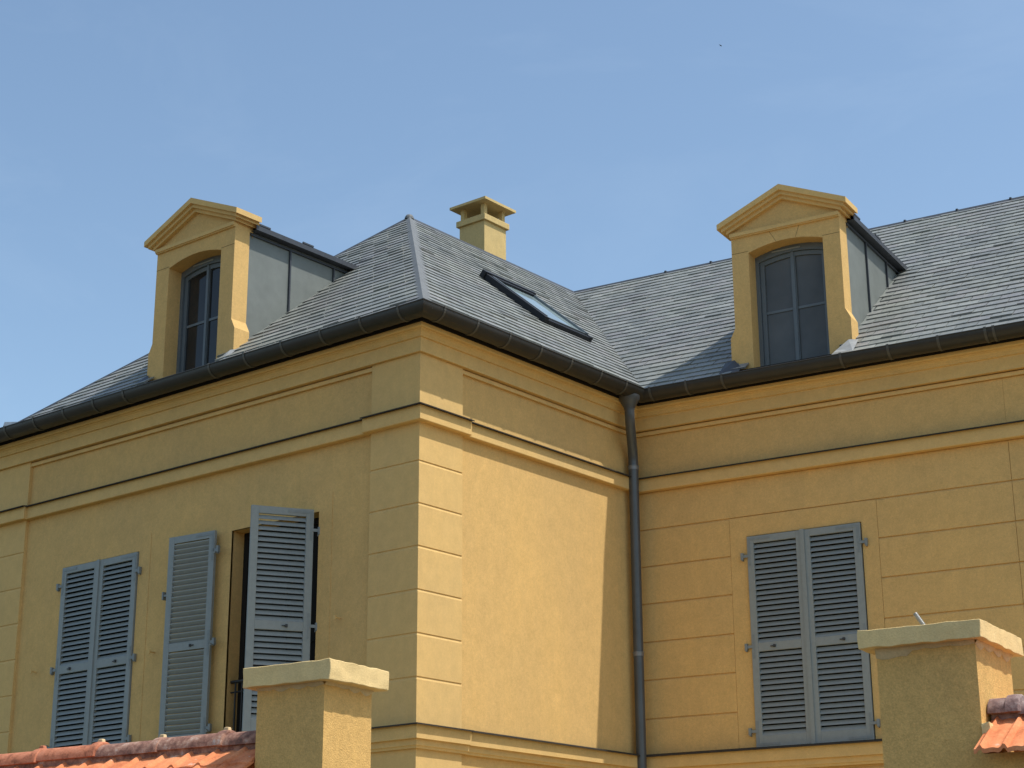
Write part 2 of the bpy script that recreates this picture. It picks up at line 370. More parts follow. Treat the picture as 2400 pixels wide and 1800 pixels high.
for path, o in (([(-5.83, 0), (-0.66, 0)], 0.045), ([(0, 0.655), (0, IC.y), cpt(SE)], 0.045), ([(-0.66, 0), (0, 0), (0, 0.655)], 0.072), ([(WL, 0.655), (WL, 0), (-5.83, 0)], 0.072)):
    sweep(mb, path, low_prof(o)); sweep(md, path, drip(o, 3.574))
mb.build('lower_string_course', M_trim, house); md.build('lower_drip_flashing', M_drip, house)
# eaves board behind the gutter, blackened to paint in the shade of the gap
mb = MB(); sweep(mb, PATH2, [(0.10, 7.238), (0.135, 7.238), (0.135, 7.43), (0.10, 7.43)]); mb.build('eaves_board', M_shade, house)

# ------------------------------------------------------------------ roof planes
E0 = 0.28; ZE = 7.345; ZR = 10.345
tA = (ZR-ZE)/(3.357+E0); tB = (ZR-ZE)/(3.25+E0); tC = (ZR-ZE)/(3.73+E0); WC = 3.73
RX = -3.25; XHL = -5.85
def line_x(p1, d1, p2, d2):
    den = d1.x*d2.y-d1.y*d2.x; t = ((p2.x-p1.x)*d2.y-(p2.y-p1.y)*d2.x)/den; return p1+d1*t
Y1 = Vector((0, 1)); U2 = Vector((U.x, U.y)); N2 = Vector((NC.x, NC.y)); IC2 = Vector((IC.x, IC.y))
vb = line_x(Vector((E0, 0)), Y1, IC2-N2*E0, U2)              # valley foot
vt = line_x(Vector((RX, 0)), Y1, IC2+N2*WC, U2)              # valley head
vlb = line_x(Vector((XHL, 0)), Y1, IC2-N2*E0, U2)
hipR = Vector((E0, -E0)); hipL = Vector((XHL, -E0)); apex = Vector((RX, 3.357))

def clip(poly, p, q):
    """keep the part of poly left of p->q"""
    out = []; n = len(poly)
    def sd_(a): return (q[0]-p[0])*(a[1]-p[1])-(q[1]-p[1])*(a[0]-p[0])
    for i in range(n):
        a, b = poly[i], poly[(i+1) % n]; sa, sb = sd_(a), sd_(b)
        if sa >= 0: out.append(a)
        if (sa > 0) != (sb > 0) and abs(sa-sb) > 1e-12:
            t = sa/(sa-sb); out.append((a[0]+(b[0]-a[0])*t, a[1]+(b[1]-a[1])*t))
    return out
def slates(name, org, ud, nd, tan_, region, skip=None, wdt=0.22, exp_=0.149, label=None):
    """slope: plan origin org on the eave line, ud along, nd up-slope in plan; region polygon in (u, slope length)"""
    c = 1/sqrt(1+tan_*tan_); mb = MB(); rng = random.Random(hash(name) % 1000 if False else len(name)*13)
    o3 = Vector((org.x, org.y, ZE)); u3 = Vector((ud.x, ud.y, 0)); v3 = Vector((nd.x*c, nd.y*c, tan_*c)); n3 = u3.cross(v3)
    if n3.z < 0: n3 = -n3
    us = [p[0] for p in region]; vs_ = [p[1] for p in region]
    area = sum(region[i][0]*region[(i+1) % len(region)][1]-region[(i+1) % len(region)][0]*region[i][1] for i in range(len(region)))
    if area < 0: region = region[::-1]
    rows = int(max(vs_)/exp_)+1
    for r in range(rows):
        v0 = r*exp_-0.004; v1 = v0+exp_+0.012; jr = rng.uniform(-0.012, 0.012)
        x = min(us)-wdt+(r % 2)*wdt/2+jr
        while x < max(us):
            wv = wdt*1.0; gp = rng.choice((0.002, 0.003, 0.004, 0.006)); a, b = x+gp, x+wv-rng.choice((0.002, 0.003, 0.005)); x += wv
            dv = rng.gauss(0, 0.0022); lift = 0.0165+rng.uniform(-0.0012, 0.003)+(0.006 if rng.random() < 0.04 else 0); sk = rng.gauss(0, 0.0014)
            if skip and skip((a+b)/2, (v0+v1)/2*c): continue
            pl = [(a, v0+dv), (b, v0+dv+sk), (b, v1), (a, v1)]
            for i in range(len(region)):
                pl = clip(pl, region[i], region[(i+1) % len(region)])
                if len(pl) < 3: break
            if len(pl) < 3: continue
            tw = rng.gauss(0, 0.0010)
            top = []; bot = []
            for (pu, pv) in pl:
                t = min(1, max(0, (pv-v0)/(v1-v0))); h = lift*(1-t)+0.004*t+tw*((pu-a)/wdt-0.5)*2*(1-t)
                base = o3+u3*pu+v3*pv
                top.append(base+n3*h); bot.append(base+n3*(-0.004))
            n = len(top); i0 = len(mb.v); mb.v += top+bot; mb.f.append(tuple(range(i0, i0+n)))
            for i in range(n):
                j = (i+1) % n; mb.f.append((i0+i, i0+n+i, i0+n+j, i0+j))
    ob = mb.build(name, M_slate, house, fix=True); return ob
cA, cB, cC = 1/sqrt(1+tA*tA), 1/sqrt(1+tB*tB), 1/sqrt(1+tC*tC)
DA = dict(cx=-3.22, hw=0.62, yd=-0.03); DC = dict(cx=1.845, hw=0.605, yd=-0.04)
def skipA(u, vp): return DA['cx']-DA['hw']+0.05 < u < DA['cx']+DA['hw']-0.05 and vp < 1.85
def skipC(u, vp): return DC['cx']-DC['hw']+0.05 < u < DC['cx']+DC['hw']-0.05 and vp < 1.9
LA, LB, LC = (3.357+E0)/cA, (3.25+E0)/cB, (WC+E0)/cC
slates('front_slates', Vector((0, -E0)), Vector((1, 0)), Vector((0, 1)), tA, [(hipL.x, 0), (hipR.x, 0), (RX, LA)], skipA)
slates('side_slates_', Vector((E0, 0)), Vector((0, 1)), Vector((-1, 0)), tB, [(-E0, 0), (vb.y, 0), (vt.y, LB), (apex.y, LB)], None)
bpy.data.objects['side_slates_'].name = 'side_slates'
oc = IC2-N2*E0
sB = (vb-oc).dot(U2); sT = (vt-oc).dot(U2)
slates('right_wing_slates', oc, U2, N2, tC, [(sB, 0), (7.5, 0), (7.5, LC), (sT, LC)], skipC)
# solid deck under the slates (also the slopes that face away)
def deck_cut(mb, poly, xa, xb, F, t_, up):
    # slope without the strip in front of the dormer; poly in wall-local plan coordinates
    L_ = clip(poly, (xa, 0), (xa, 1)); Rr = clip(poly, (xb, 1), (xb, 0)); M_ = clip(clip(poly, (xa, 1), (xa, 0)), (xb, 0), (xb, 1)); M_ = clip(M_, (0, up-E0), (1, up-E0))
    for q in (L_, Rr, M_):
        if len(q) > 2: mb.poly([F @ Vector((a, b, ZE+(b+E0)*t_+dz)) for a, b in q])
dk = MB(); dz = -0.006
dk.poly([(WL-0.25, -0.25, ZE-0.03), (XHL+0.02, -0.25, ZE-0.03), (XHL+0.02, 3.0, ZE-0.03), (WL-0.25, 3.0, ZE-0.03)])
def P(p, z): return (p.x, p.y, z+dz)
e = ZE; R_ = ZR
deck_cut(dk, [tuple(hipL), tuple(hipR), tuple(apex)], DA['cx']-DA['hw'], DA['cx']+DA['hw'], FA, tA, E0+0.6); dk.poly([P(hipR, e), P(vb, e), P(vt, R_), P(apex, R_)])
dk.poly([P(hipL, e), P(apex, R_), P(vt, R_), P(vlb, e)])
c_l = oc+U2*(-7.6); c_r = oc+U2*(SE+0.3); r_l = IC2+N2*WC+U2*(-7.6); r_r = IC2+N2*WC+U2*(SE+0.3); b_l = IC2+N2*(2*WC+E0)+U2*(-7.6); b_r = IC2+N2*(2*WC+E0)+U2*(SE+0.3)
def loc(p): q = Vector((p.x, p.y))-IC2; return (q.dot(U2), q.dot(N2))
deck_cut(dk, [loc(vb), loc(c_r), loc(r_r), loc(vt)], DC['cx']-DC['hw'], DC['cx']+DC['hw'], FC, tC, E0+0.6); dk.poly([P(c_l, e), P(vlb, e), P(vt, R_), P(r_l, R_)]); dk.poly([P(r_l, R_), P(r_r, R_), P(b_r, e), P(b_l, e)])
dk.poly([P(c_r, e), P(b_r, e), P(r_r, R_)]); dk.poly([P(c_l, e), P(r_l, R_), P(b_l, e)])
dk.build('roof_deck', M_dark, house, fix=False)
# hip, ridge and valley metal
def strip3(mb, a, b, side1, side2, w1, w2, lift, thick=0.004):
    """folded metal strip over an edge a->b; side1/2 are unit vectors lying in the two slopes"""
    a, b = Vector(a), Vector(b); up = Vector((0, 0, lift))
    pts = [side1*w1+up*0.35, Vector((0, 0, lift*1.0)), side2*w2+up*0.35]
    low = [p-Vector((0, 0, 0.03)) for p in (pts[0], pts[2])]
    ring = [low[0], pts[0], pts[1], pts[2], low[1]]; n = len(ring)
    mb.mesh([a+r for r in ring]+[b+r for r in ring], [(i, i+1, n+i+1, n+i) for i in range(n-1)]+[tuple(range(n)), tuple(range(2*n-1, n-1, -1))])
def in_slope(edge, grad):     # unit vector in the slope, square to the edge, given a downhill vector
    d = grad-edge*grad.dot(edge); return d.normalized()
gA = Vector((0, -1, -tA)).normalized(); gB = Vector((1, 0, -tB)).normalized(); gD = Vector((-1, 0, -(ZR-ZE)/(RX-XHL))).normalized(); gC = Vector((-NC.x, -NC.y, -tC)).normalized(); gE = Vector((NC.x, NC.y, -tC)).normalized()
A3 = Vector((apex.x, apex.y, ZR)); HR = Vector((hipR.x, hipR.y, ZE)); HL = Vector((hipL.x, hipL.y, ZE)); VT = Vector((vt.x, vt.y, ZR)); VB = Vector((vb.x, vb.y, ZE))
mb = MB(); ed = (A3-HR).normalized()
nseg = 5
for i in range(nseg):
    p = HR+(A3-HR)*(i/nseg); q = HR+(A3-HR)*((i+1)/nseg)
    strip3(mb, p, q, in_slope(ed, gA), in_slope(ed, gB), 0.055, 0.10, 0.034+0.002*(i % 2))
mb.lathe(A3+Vector((0, 0, -0.01)), A3+Vector((0, 0, 0.048)), [(0, 0.06), (0.5, 0.055), (0.9, 0.04), (1, 0.015)], 12)
mb.build('hip_flashing', M_zincpale, house)
mb = MB(); ed = (A3-HL).normalized(); strip3(mb, HL, A3, in_slope(ed, gA), in_slope(ed, gD), 0.05, 0.05, 0.03); mb.build('left_hip_flashing', M_dark, house)
mb = MB(); strip3(mb, A3, VT, gB, gD, 0.06, 0.06, 0.03); mb.build('wing_ridge_flashing', M_dark, house)
mb = MB(); rr = Vector((r_r.x, r_r.y, ZR)); rl = Vector((r_l.x, r_l.y, ZR)); strip3(mb, rl, rr, gC, gE, 0.055, 0.055, 0.03)
U3 = Vector((U.x, U.y, 0)); s = -1.3
ridge0 = Vector((IC.x+NC.x*WC, IC.y+NC.y*WC, ZR))
while s < 7.3:
    c = ridge0+U3*s+Vector((0, 0, 0.035)); mb.box(c.x-0.012, c.x+0.012, c.y-0.02, c.y+0.02, c.z-0.02, c.z+0.004); s += 0.66
c = ridge0+U3*0.18; strip3(mb, c, c+U3*0.02, gC, gE, 0.16, 0.05, 0.045)
mb.build('main_ridge_flashing', M_dark, house)
mb = MB(); ed = (VT-VB).normalized(); s1 = in_slope(ed, -gB); s2 = in_slope(ed, -gC); upn = Vector((0, 0, 0.004))
mb.poly([VB+s1*0.05+upn, VB+upn*0.2, VT+upn*0.2, VT+s1*0.05+upn]); mb.poly([VB+upn*0.2, VB+s2*0.05+upn, VT+s2*0.05+upn, VT+upn*0.2])
mb.build('valley_flashing', M_dark, house, fix=False)

# ------------------------------------------------------------------ gutter, brackets, downpipe
GO, GZ, GR = 0.232, 7.337, 0.105
def gutter_prof(r, rin, n=14):
    outer = [(GO+r*cos(a), GZ+r*sin(a)) for a in [pi+pi*k/n for k in range(n+1)]]
    inner = [(GO+rin*cos(a), GZ+rin*sin(a)) for a in [2*pi-pi*k/n for k in range(n+1)]]
    bead = [(GO+r+0.006*cos(a), GZ+0.004+0.008*sin(a)) for a in [-pi/2+2*pi*k/8*0.8 for k in range(9)]]
    return outer+bead+inner
mb = MB(); sweep(mb, PATH2, gutter_prof(GR, GR-0.006)+[]); mb.build('gutter', M_gutter, house, smooth=True)
mb = MB()
def bracket(frame, s):
    m = MB(frame); n = 14; wv = 0.013; vs = []; r0, r1 = GR+0.001, GR+0.006
    for k in range(n+1):
        a = pi+pi*k/n
        for rr_, x in ((r0, s-wv), (r1, s-wv), (r1, s+wv), (r0, s+wv)): vs.append((x, -(GO+rr_*cos(a)), GZ+rr_*sin(a)))
    fs = []
    for k in range(n):
        for j in range(4): fs.append((k*4+j, k*4+(j+1) % 4, k*4+4+(j+1) % 4, k*4+4+j))
    fs += [(0, 1, 2, 3), (n*4+3, n*4+2, n*4+1, n*4)]
    m.mesh(vs, fs); m.box(s-wv, s+wv, -(GO+GR+0.010), -(GO+GR-0.012), GZ-0.002, GZ+0.015); m.box(s-wv, s+wv, -(GO+GR), -0.10, GZ+0.008, GZ+0.013)
    return m
FB = Matrix(((0, -1, 0, 0), (1, 0, 0, 0), (0, 0, 1, 0), (0, 0, 0, 1)))   # sunlit side: s = +y, depth = -x
for s in (-6.45, -5.95, -5.43, -4.91, -4.40, -3.90, -2.56, -2.045, -1.52, -0.99, -0.466, 0.018): bracket(FA, s).build('gutter_bracket', M_band, house)
for s in (-0.04, 0.434, 0.91, 1.397, 1.885, 2.382, 2.82): bracket(FB, s).build('gutter_bracket', M_band, house)
for s in (0.363, 0.78, 1.187, 2.47, 2.957, 3.459, 3.92, 4.0, 4.5, 5.0, 5.5, 6.0): bracket(FC, s).build('gutter_bracket', M_band, house)
m = MB(); m.mesh([(-6.04, -0.30, 7.36), (-5.74, -0.30, 7.37), (-5.78, -0.20, 7.43), (-5.95, -0.22, 7.41), (-6.04, -0.28, 7.43)], [(0, 1, 2, 3, 4)]); m.build('eaves_end_flashing', M_zinclight, house, fix=False)
# downpipe in the inner corner
pc = IC+U*0.058-NC*0.145; out = Vector((GO-0.03, IC.y-GO-0.15, 0))
mb = MB(); pts = []; rs = []
top = Vector((out.x, out.y, GZ-0.075)); PR = 0.052
ctrl = [(top, 0.115), (top+Vector((0, 0, -0.03)), 0.112), (top+Vector((0, 0, -0.075)), 0.088), (top+Vector((0, 0, -0.12)), 0.062), (top+Vector((0, 0, -0.16)), PR)]
for p, r in ctrl: pts.append(p); rs.append(r)
p0 = ctrl[-1][0]; p3 = Vector((pc.x, pc.y, 6.62)); n = 14
for k in range(1, n+1):
    t = k/n; e_ = t*t*(3-2*t); pts.append(Vector((p0.x+(p3.x-p0.x)*e_, p0.y+(p3.y-p0.y)*e_, p0.z+(p3.z-p0.z)*t))); rs.append(PR)
pts.append(Vector((pc.x, pc.y, 0.05))); rs.append(PR); mb.tube(pts, rs, 24)
dp = mb.build('downpipe', M_pipe, house, smooth=True)
for z in (6.565, 4.60, 2.6):
    m = MB(); m.lathe((pc.x, pc.y, z-0.028), (pc.x, pc.y, z+0.014), [(0, PR+0.003), (0.8, PR+0.004), (0.85, PR+0.009), (1, PR+0.009)], 24); m.build('pipe_collar', M_collar, dp, smooth=True)

# ------------------------------------------------------------------ dormers
def chevron(W, ze, za, th, drop=0.0):
    return [(-W, ze), (-W, ze-th), (0, za-th*1.05), (W, ze-th), (W, ze), (0, za)]
def dormer(frame, cx, hw, yd, roof_t, key, glass, dzp):
    F = frame @ Matrix.Translation((cx, yd, 0))
    DP = 0.205                      # masonry thickness
    ow, zs, rise, zb = 0.415, 8.745, 0.068, 7.24
    arch = [(ow*(1-2*k/14), zs+rise*(1-(1-2*k/14)**2)) for k in range(15)]      # right to left
    d = MB(F); T = 9.045+dzp
    # front face as strips: two jambs and the head with its arch
    for sx in (-1, 1):
        xs_ = sorted((sx*ow, sx*hw))
        d.poly([(xs_[0], 0, zb), (xs_[1], 0, zb), (xs_[1], 0, T), (xs_[0], 0, T)])
        d.poly([(sx*hw, 0, zb), (sx*hw, DP, zb), (sx*hw, DP, T), (sx*hw, 0, T)])
        d.poly([(sx*ow, 0, zb), (sx*ow, 0, zs), (sx*ow, DP, zs), (sx*ow, DP, zb)])
        # flared foot
        fl = 0.055; x0 = sx*hw
        d.mesh([(x0, 0, 7.93), (x0, DP, 7.93), (x0+sx*fl, 0, 7.82), (x0+sx*fl, DP, 7.82), (x0+sx*fl, 0, zb), (x0+sx*fl, DP, zb), (x0, 0, zb), (x0, DP, zb)],
               [(0, 1, 3, 2), (2, 3, 5, 4), (0, 2, 4, 6), (1, 7, 5, 3)])
    for (x1, z1), (x2, z2) in zip(arch, arch[1:]):
        d.poly([(x2, 0, z2), (x1, 0, z1), (x1, 0, T), (x2, 0, T)]); d.poly([(x1, 0, z1), (x2, 0, z2), (x2, DP, z2), (x1, DP, z1)])
    d.poly([(-hw, 0, T), (hw, 0, T), (hw, DP, T), (-hw, DP, T)])
    # tympanum
    for yy in (0.012, DP): d.poly([(-hw, yy, 8.98), (hw, yy, 8.98), (hw, yy, T), (0.0, yy, T+0.43*hw+0.03), (-hw, yy, T)])
    d.poly([(-hw, 0.25, 8.90), (hw, 0.25, 8.90), (hw, 0.25, T), (0.0, 0.25, T+0.43*hw+0.03), (-hw, 0.25, T)])
    for sx in (-1, 1): d.poly([(sx*hw, DP, 8.955), (sx*hw, 0.25, 8.955), (sx*hw, 0.25, T), (sx*hw, DP, T)])
    dorm = d.build('dormer', M_trim if False else M_wall, house, fix=False)
    # pediment
    p = MB(F); SL = 0.43
    for pr, th, off in ((0.118, 0.056, 0.0), (0.082, 0.040, 0.056), (0.040, 0.040, 0.096)):
        W = hw+pr; za = 9.438+dzp-off; ze = za-SL*W
        ch = chevron(W, ze, za, th+0.004); n = 6; y0, y1 = -pr*0.85, 0.26
        p.mesh([(x, y0, z) for x, z in ch]+[(x, y1, z) for x, z in ch], [(0, 1, 2, 5), (5, 2, 3, 4), (6, 11, 8, 7), (11, 10, 9, 8)]+[(i, i+n, (i+1) % n+n, (i+1) % n) for i in range(n)])
    p.box(-hw-0.004, hw+0.004, -0.022, 0.03, 8.966+dzp, 8.978+dzp); p.box(-hw-0.006, hw+0.006, -0.034, 0.03, 8.978+dzp, 9.016+dzp)
    p.build('pediment', M_trim, dorm)
    # joints of the lintel
    for sx in (-1, 1): j = MB(F); xs_ = sorted((sx*ow, sx*hw)); j.box(xs_[0], xs_[1]-0.001, -0.0015, 0.004, 8.762, 8.767); j.build('lintel_joint', metal_joint, dorm, fix=False)
    if key:
        for xa, xb in ((-0.185, -0.10), (0.175, 0.12)):
            za, zb_ = 8.965, 8.815; dx = 0.0025
            j = MB(F); j.mesh([(xa-dx, -0.0015, za), (xa+dx, -0.0015, za), (xb+dx, -0.0015, zb_), (xb-dx, -0.0015, zb_)], [(0, 1, 2, 3)]); j.build('lintel_joint', metal_joint, dorm, fix=False)
    # window: frame with arched head, two casements with bars
    f = MB(F); y0 = DP-0.03; fw = 0.042
    def arc_z(x, dz=0.0): return zs+rise*(1-(x/ow)**2)+dz
    f.box(-ow-0.02, -ow+fw, y0, y0+0.06, zb, zs-0.002); f.box(ow-fw, ow+0.02, y0, y0+0.06, zb, zs-0.002)
    def arched_bar(m, xa, xb, za, zc, ya, yb, n=10):
        vs = []; fs = []
        for k in range(n+1):
            x = xa+(xb-xa)*k/n
            vs += [(x, ya, arc_z(x, zc)), (x, ya, arc_z(x, za)), (x, yb, arc_z(x, za)), (x, yb, arc_z(x, zc))]
        for k in range(n):
            for q in range(4): fs.append((k*4+q, k*4+(q+1) % 4, k*4+4+(q+1) % 4, k*4+4+q))
        fs += [(0, 1, 2, 3), (n*4+3, n*4+2, n*4+1, n*4)]; m.mesh(vs, fs)
    arched_bar(f, -ow-0.01, ow+0.01, 0.02, -0.075, y0+0.001, y0+0.061)
    f.build('window_frame', M_frame, dorm)
    c = MB(F); yc = y0+0.022
    for sx in (-1, 1):
        xo, xi = sx*(ow-fw-0.004), sx*0.003
        a, b = sorted((xo, xi)); sa, sb_ = (0.046, 0.024) if sx < 0 else (0.024, 0.046)
        c.box(a, a+sa, yc, yc+0.045, zb, zs-0.03); c.box(b-sb_, b, yc, yc+0.045, zb, zs-0.03)
        c.box(a+sa, b-sb_, yc+0.010, yc+0.040, 8.095, 8.122)
        arched_bar(c, a+0.001, b-0.001, -0.078, -0.125, yc+0.0015, yc+0.0435)
    c.box(-0.017, 0.017, yc-0.010, yc+0.002, zb, zs+0.0)
    c.build('casement', M_frame, dorm)
    v = MB(F); v.box(-0.22, 0.10, y0-0.008, y0-0.0005, zs+0.017, zs+0.033); v.build('vent_strip', M_shut, dorm)
    for sx in (-1, 1):
        gl = MB(F); a, b = sorted((sx*(ow-fw-0.045), sx*0.022)); gp = []
        gp = [(a, zb), (b, zb)]+[(b+(a-b)*k/8, arc_z(b+(a-b)*k/8, -0.11)) for k in range(9)]
        gl.prism(gp, yc+0.020, yc+0.028); gl.build('window_pane', glass, dorm)
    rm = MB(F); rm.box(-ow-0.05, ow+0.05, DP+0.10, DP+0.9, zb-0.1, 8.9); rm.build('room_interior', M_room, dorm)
    # zinc cheeks, seams and roof
    run = (8.98-ZE)/roof_t-E0-yd                      # depth at which the eave meets the main roof
    for sx in (-1, 1):
        ck = MB(F); x = sx*(hw-0.012)
        def zr(y): return ZE+(y+yd+E0)*roof_t-0.03
        ck.poly([(x, DP-0.01, zr(DP)), (x, DP-0.01, 8.97), (x, run+0.05, 8.97), (x, run+0.05, zr(run))])
        ck.build('zinc_cheek', M_zinc, dorm, fix=False)
        for y in (0.80, 1.46):
            sm = MB(F); xs_ = sorted((x-sx*0.001, x+sx*0.022)); sm.box(xs_[0], xs_[1], y-0.009, y+0.009, zr(y)+0.01, 8.94); sm.build('standing_seam', M_dark, dorm)
        ft = MB(F); xs_ = sorted((x, x+sx*0.012))
        # stepped flashing line on the slates
        xx = x+sx*0.004
        ft.mesh([(xx, DP, zr(DP)+0.045), (xx, run, zr(run)+0.045), (xx+sx*0.028, run, zr(run)+0.04), (xx+sx*0.028, DP, zr(DP)+0.04)], [(0, 1, 2, 3)])
        ft.build('cheek_flashing', M_zinc, dorm, fix=False)
    rf = MB(F); W = hw+0.085; ye = run+0.9; ze_, za_ = 9.025, 9.025+0.40*W
    for sx in (-1, 1):
        rf.mesh([(0, 0.22, za_), (sx*W, 0.22, ze_), (sx*W, run+0.16, ze_), (0, (za_-ZE)/roof_t-E0-yd+0.05, za_)], [(0, 1, 2, 3)])
        rf.mesh([(sx*W, 0.22, ze_), (sx*W, 0.22, ze_-0.055), (sx*W, run+0.10, ze_-0.055), (sx*W, run+0.16, ze_)], [(0, 1, 2, 3)])
        rf.mesh([(sx*W, 0.22, ze_-0.055), (sx*(hw-0.03), 0.22, ze_-0.055), (sx*(hw-0.03), run+0.06, ze_-0.055), (sx*W, run+0.10, ze_-0.055)], [(0, 1, 2, 3)])
        xa, xb = sorted((sx*(hw-0.02), sx*(hw+0.012))); rf.box(xa, xb, 0.215, run, 8.925, 8.945)
        xa, xb = sorted((sx*(W-0.012), sx*(W+0.004)))
        for y in (0.42, 1.06): rf.box(xa, xb, y-0.16, y, ze_+0.004, ze_+0.022)
    rf.build('dormer_roof', M_dark, dorm, fix=False)
    # foot flashings at the gutter, sill
    for sx in (-1, 1):
        fo = MB(F); x = sx*(hw+0.055); z = ZE+0.02
        fo.mesh([(x-sx*0.16, -0.20, z+0.02), (x+sx*0.07, -0.21, z+0.015), (x+sx*0.07, -0.012, z+0.20), (x-sx*0.035, -0.012, z+0.215), (x-sx*0.14, -0.10, z+0.095)], [(0, 1, 2, 3, 4)])
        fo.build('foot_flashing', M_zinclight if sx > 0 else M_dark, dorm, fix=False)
    sl_ = MB(F); sl_.box(-hw+0.02, hw-0.02, -0.05, DP+0.02, 7.28, 7.36); sl_.build('dormer_sill', M_trim, dorm)
    return dorm
metal_joint = metal_mat('dark_joint_mortar', (0.22, 0.14, 0.06), 0.95, 0.1)  # darker brown of the lintel joint lines
dormer(FA, roof_t=tA, key=False, glass=M_glassA, dzp=-0.012, **DA)
dormer(FC, roof_t=tC, key=True, glass=M_glassC, dzp=-0.030, **DC)

# ------------------------------------------------------------------ skylight on the side slope
o3 = Vector((E0, 0, ZE)); u3 = Vector((0, 1, 0)); v3 = Vector((-cB, 0, tB*cB)); n3 = u3.cross(v3)
if n3.z < 0: n3 = -n3
FS = Matrix(((u3.x, v3.x, n3.x, o3.x), (u3.y, v3.y, n3.y, o3.y), (u3.z, v3.z, n3.z, o3.z), (0, 0, 0, 1)))   # x along, y up the slope, z off the roof
s0, s1_ = (E0+0.80)/cB, (E0+1.67)/cB; ya, yb_ = 2.86, 3.74
mb = MB(FS)
for (a, b, c, d, z0, z1) in ((ya, ya+0.07, s0, s1_, 0.0, 0.085), (yb_-0.05, yb_, s0, s1_, 0.0, 0.07), (ya+0.07, yb_-0.05, s0, s0+0.07, 0, 0.060), (ya+0.07, yb_-0.05, s1_-0.09, s1_, 0, 0.09)):
    mb.box(a, b, c, d, z0, z1)
mb.box(ya-0.02, yb_+0.02, s1_-0.03, s1_+0.04, 0.0, 0.105)
sk = mb.build('skylight', M_black, house, bevel=0.006)
mb = MB(FS); mb.box(ya+0.055, ya+0.085, s0+0.06, s1_-0.08, 0.05, 0.092); mb.box(yb_-0.075, yb_-0.045, s0+0.06, s1_-0.08, 0.05, 0.088); mb.box(ya+0.085, yb_-0.075, s0+0.065, s0+0.09, 0.05, 0.075); mb.build('skylight_sash', M_frame, sk)
mb = MB(FS); mb.box(ya+0.085, yb_-0.07, s0+0.085, s1_-0.085, 0.050, 0.062); mb.build('skylight_pane', M_glassS, sk)

# ------------------------------------------------------------------ chimney
cx0, cx1, cy0, cy1 = -4.05, -3.615, 5.232, 5.685
mb = MB(); mb.box(cx0, cx1, cy0, cy1, 8.6, 11.09); ch = mb.build('chimney', M_chim, house)
mb = MB(); mb.box(cx0-0.035, cx1+0.035, cy0-0.035, cy1+0.035, 11.05, 11.135); mb.build('chimney_collar', M_chim, ch, bevel=0.006)
for px_ in (cx0+0.01, cx1-0.07):
    for py in (cy0+0.01, cy1-0.07):
        mb = MB(); mb.box(px_, px_+0.06, py, py+0.06, 11.13, 11.315); mb.build('chimney_post', M_chim, ch)
mb = MB(); a = 0.098; z = 11.305
mb.mesh([(cx0-a, cy0-a, z), (cx1+a, cy0-a, z), (cx1+a, cy1+a, z), (cx0-a, cy1+a, z), (cx0-a, cy0-a, z+0.035), (cx1+a, cy0-a, z+0.035), (cx1+a, cy1+a, z+0.035), (cx0-a, cy1+a, z+0.035), ((cx0+cx1)/2, (cy0+cy1)/2, z+0.10)],
        [(3, 2, 1, 0), (0, 1, 5, 4), (1, 2, 6, 5), (2, 3, 7, 6), (3, 0, 4, 7), (4, 5, 8), (5, 6, 8), (6, 7, 8), (7, 4, 8)])
mb.build('chimney_cap', M_chim, ch)
mb = MB(); mb.box(cx0+0.09, cx1-0.09, cy0+0.09, cy1-0.09, 11.12, 11.145); mb.build('flue_opening', M_shade, ch)  # solid black slab painting in the darkness of the flue mouth

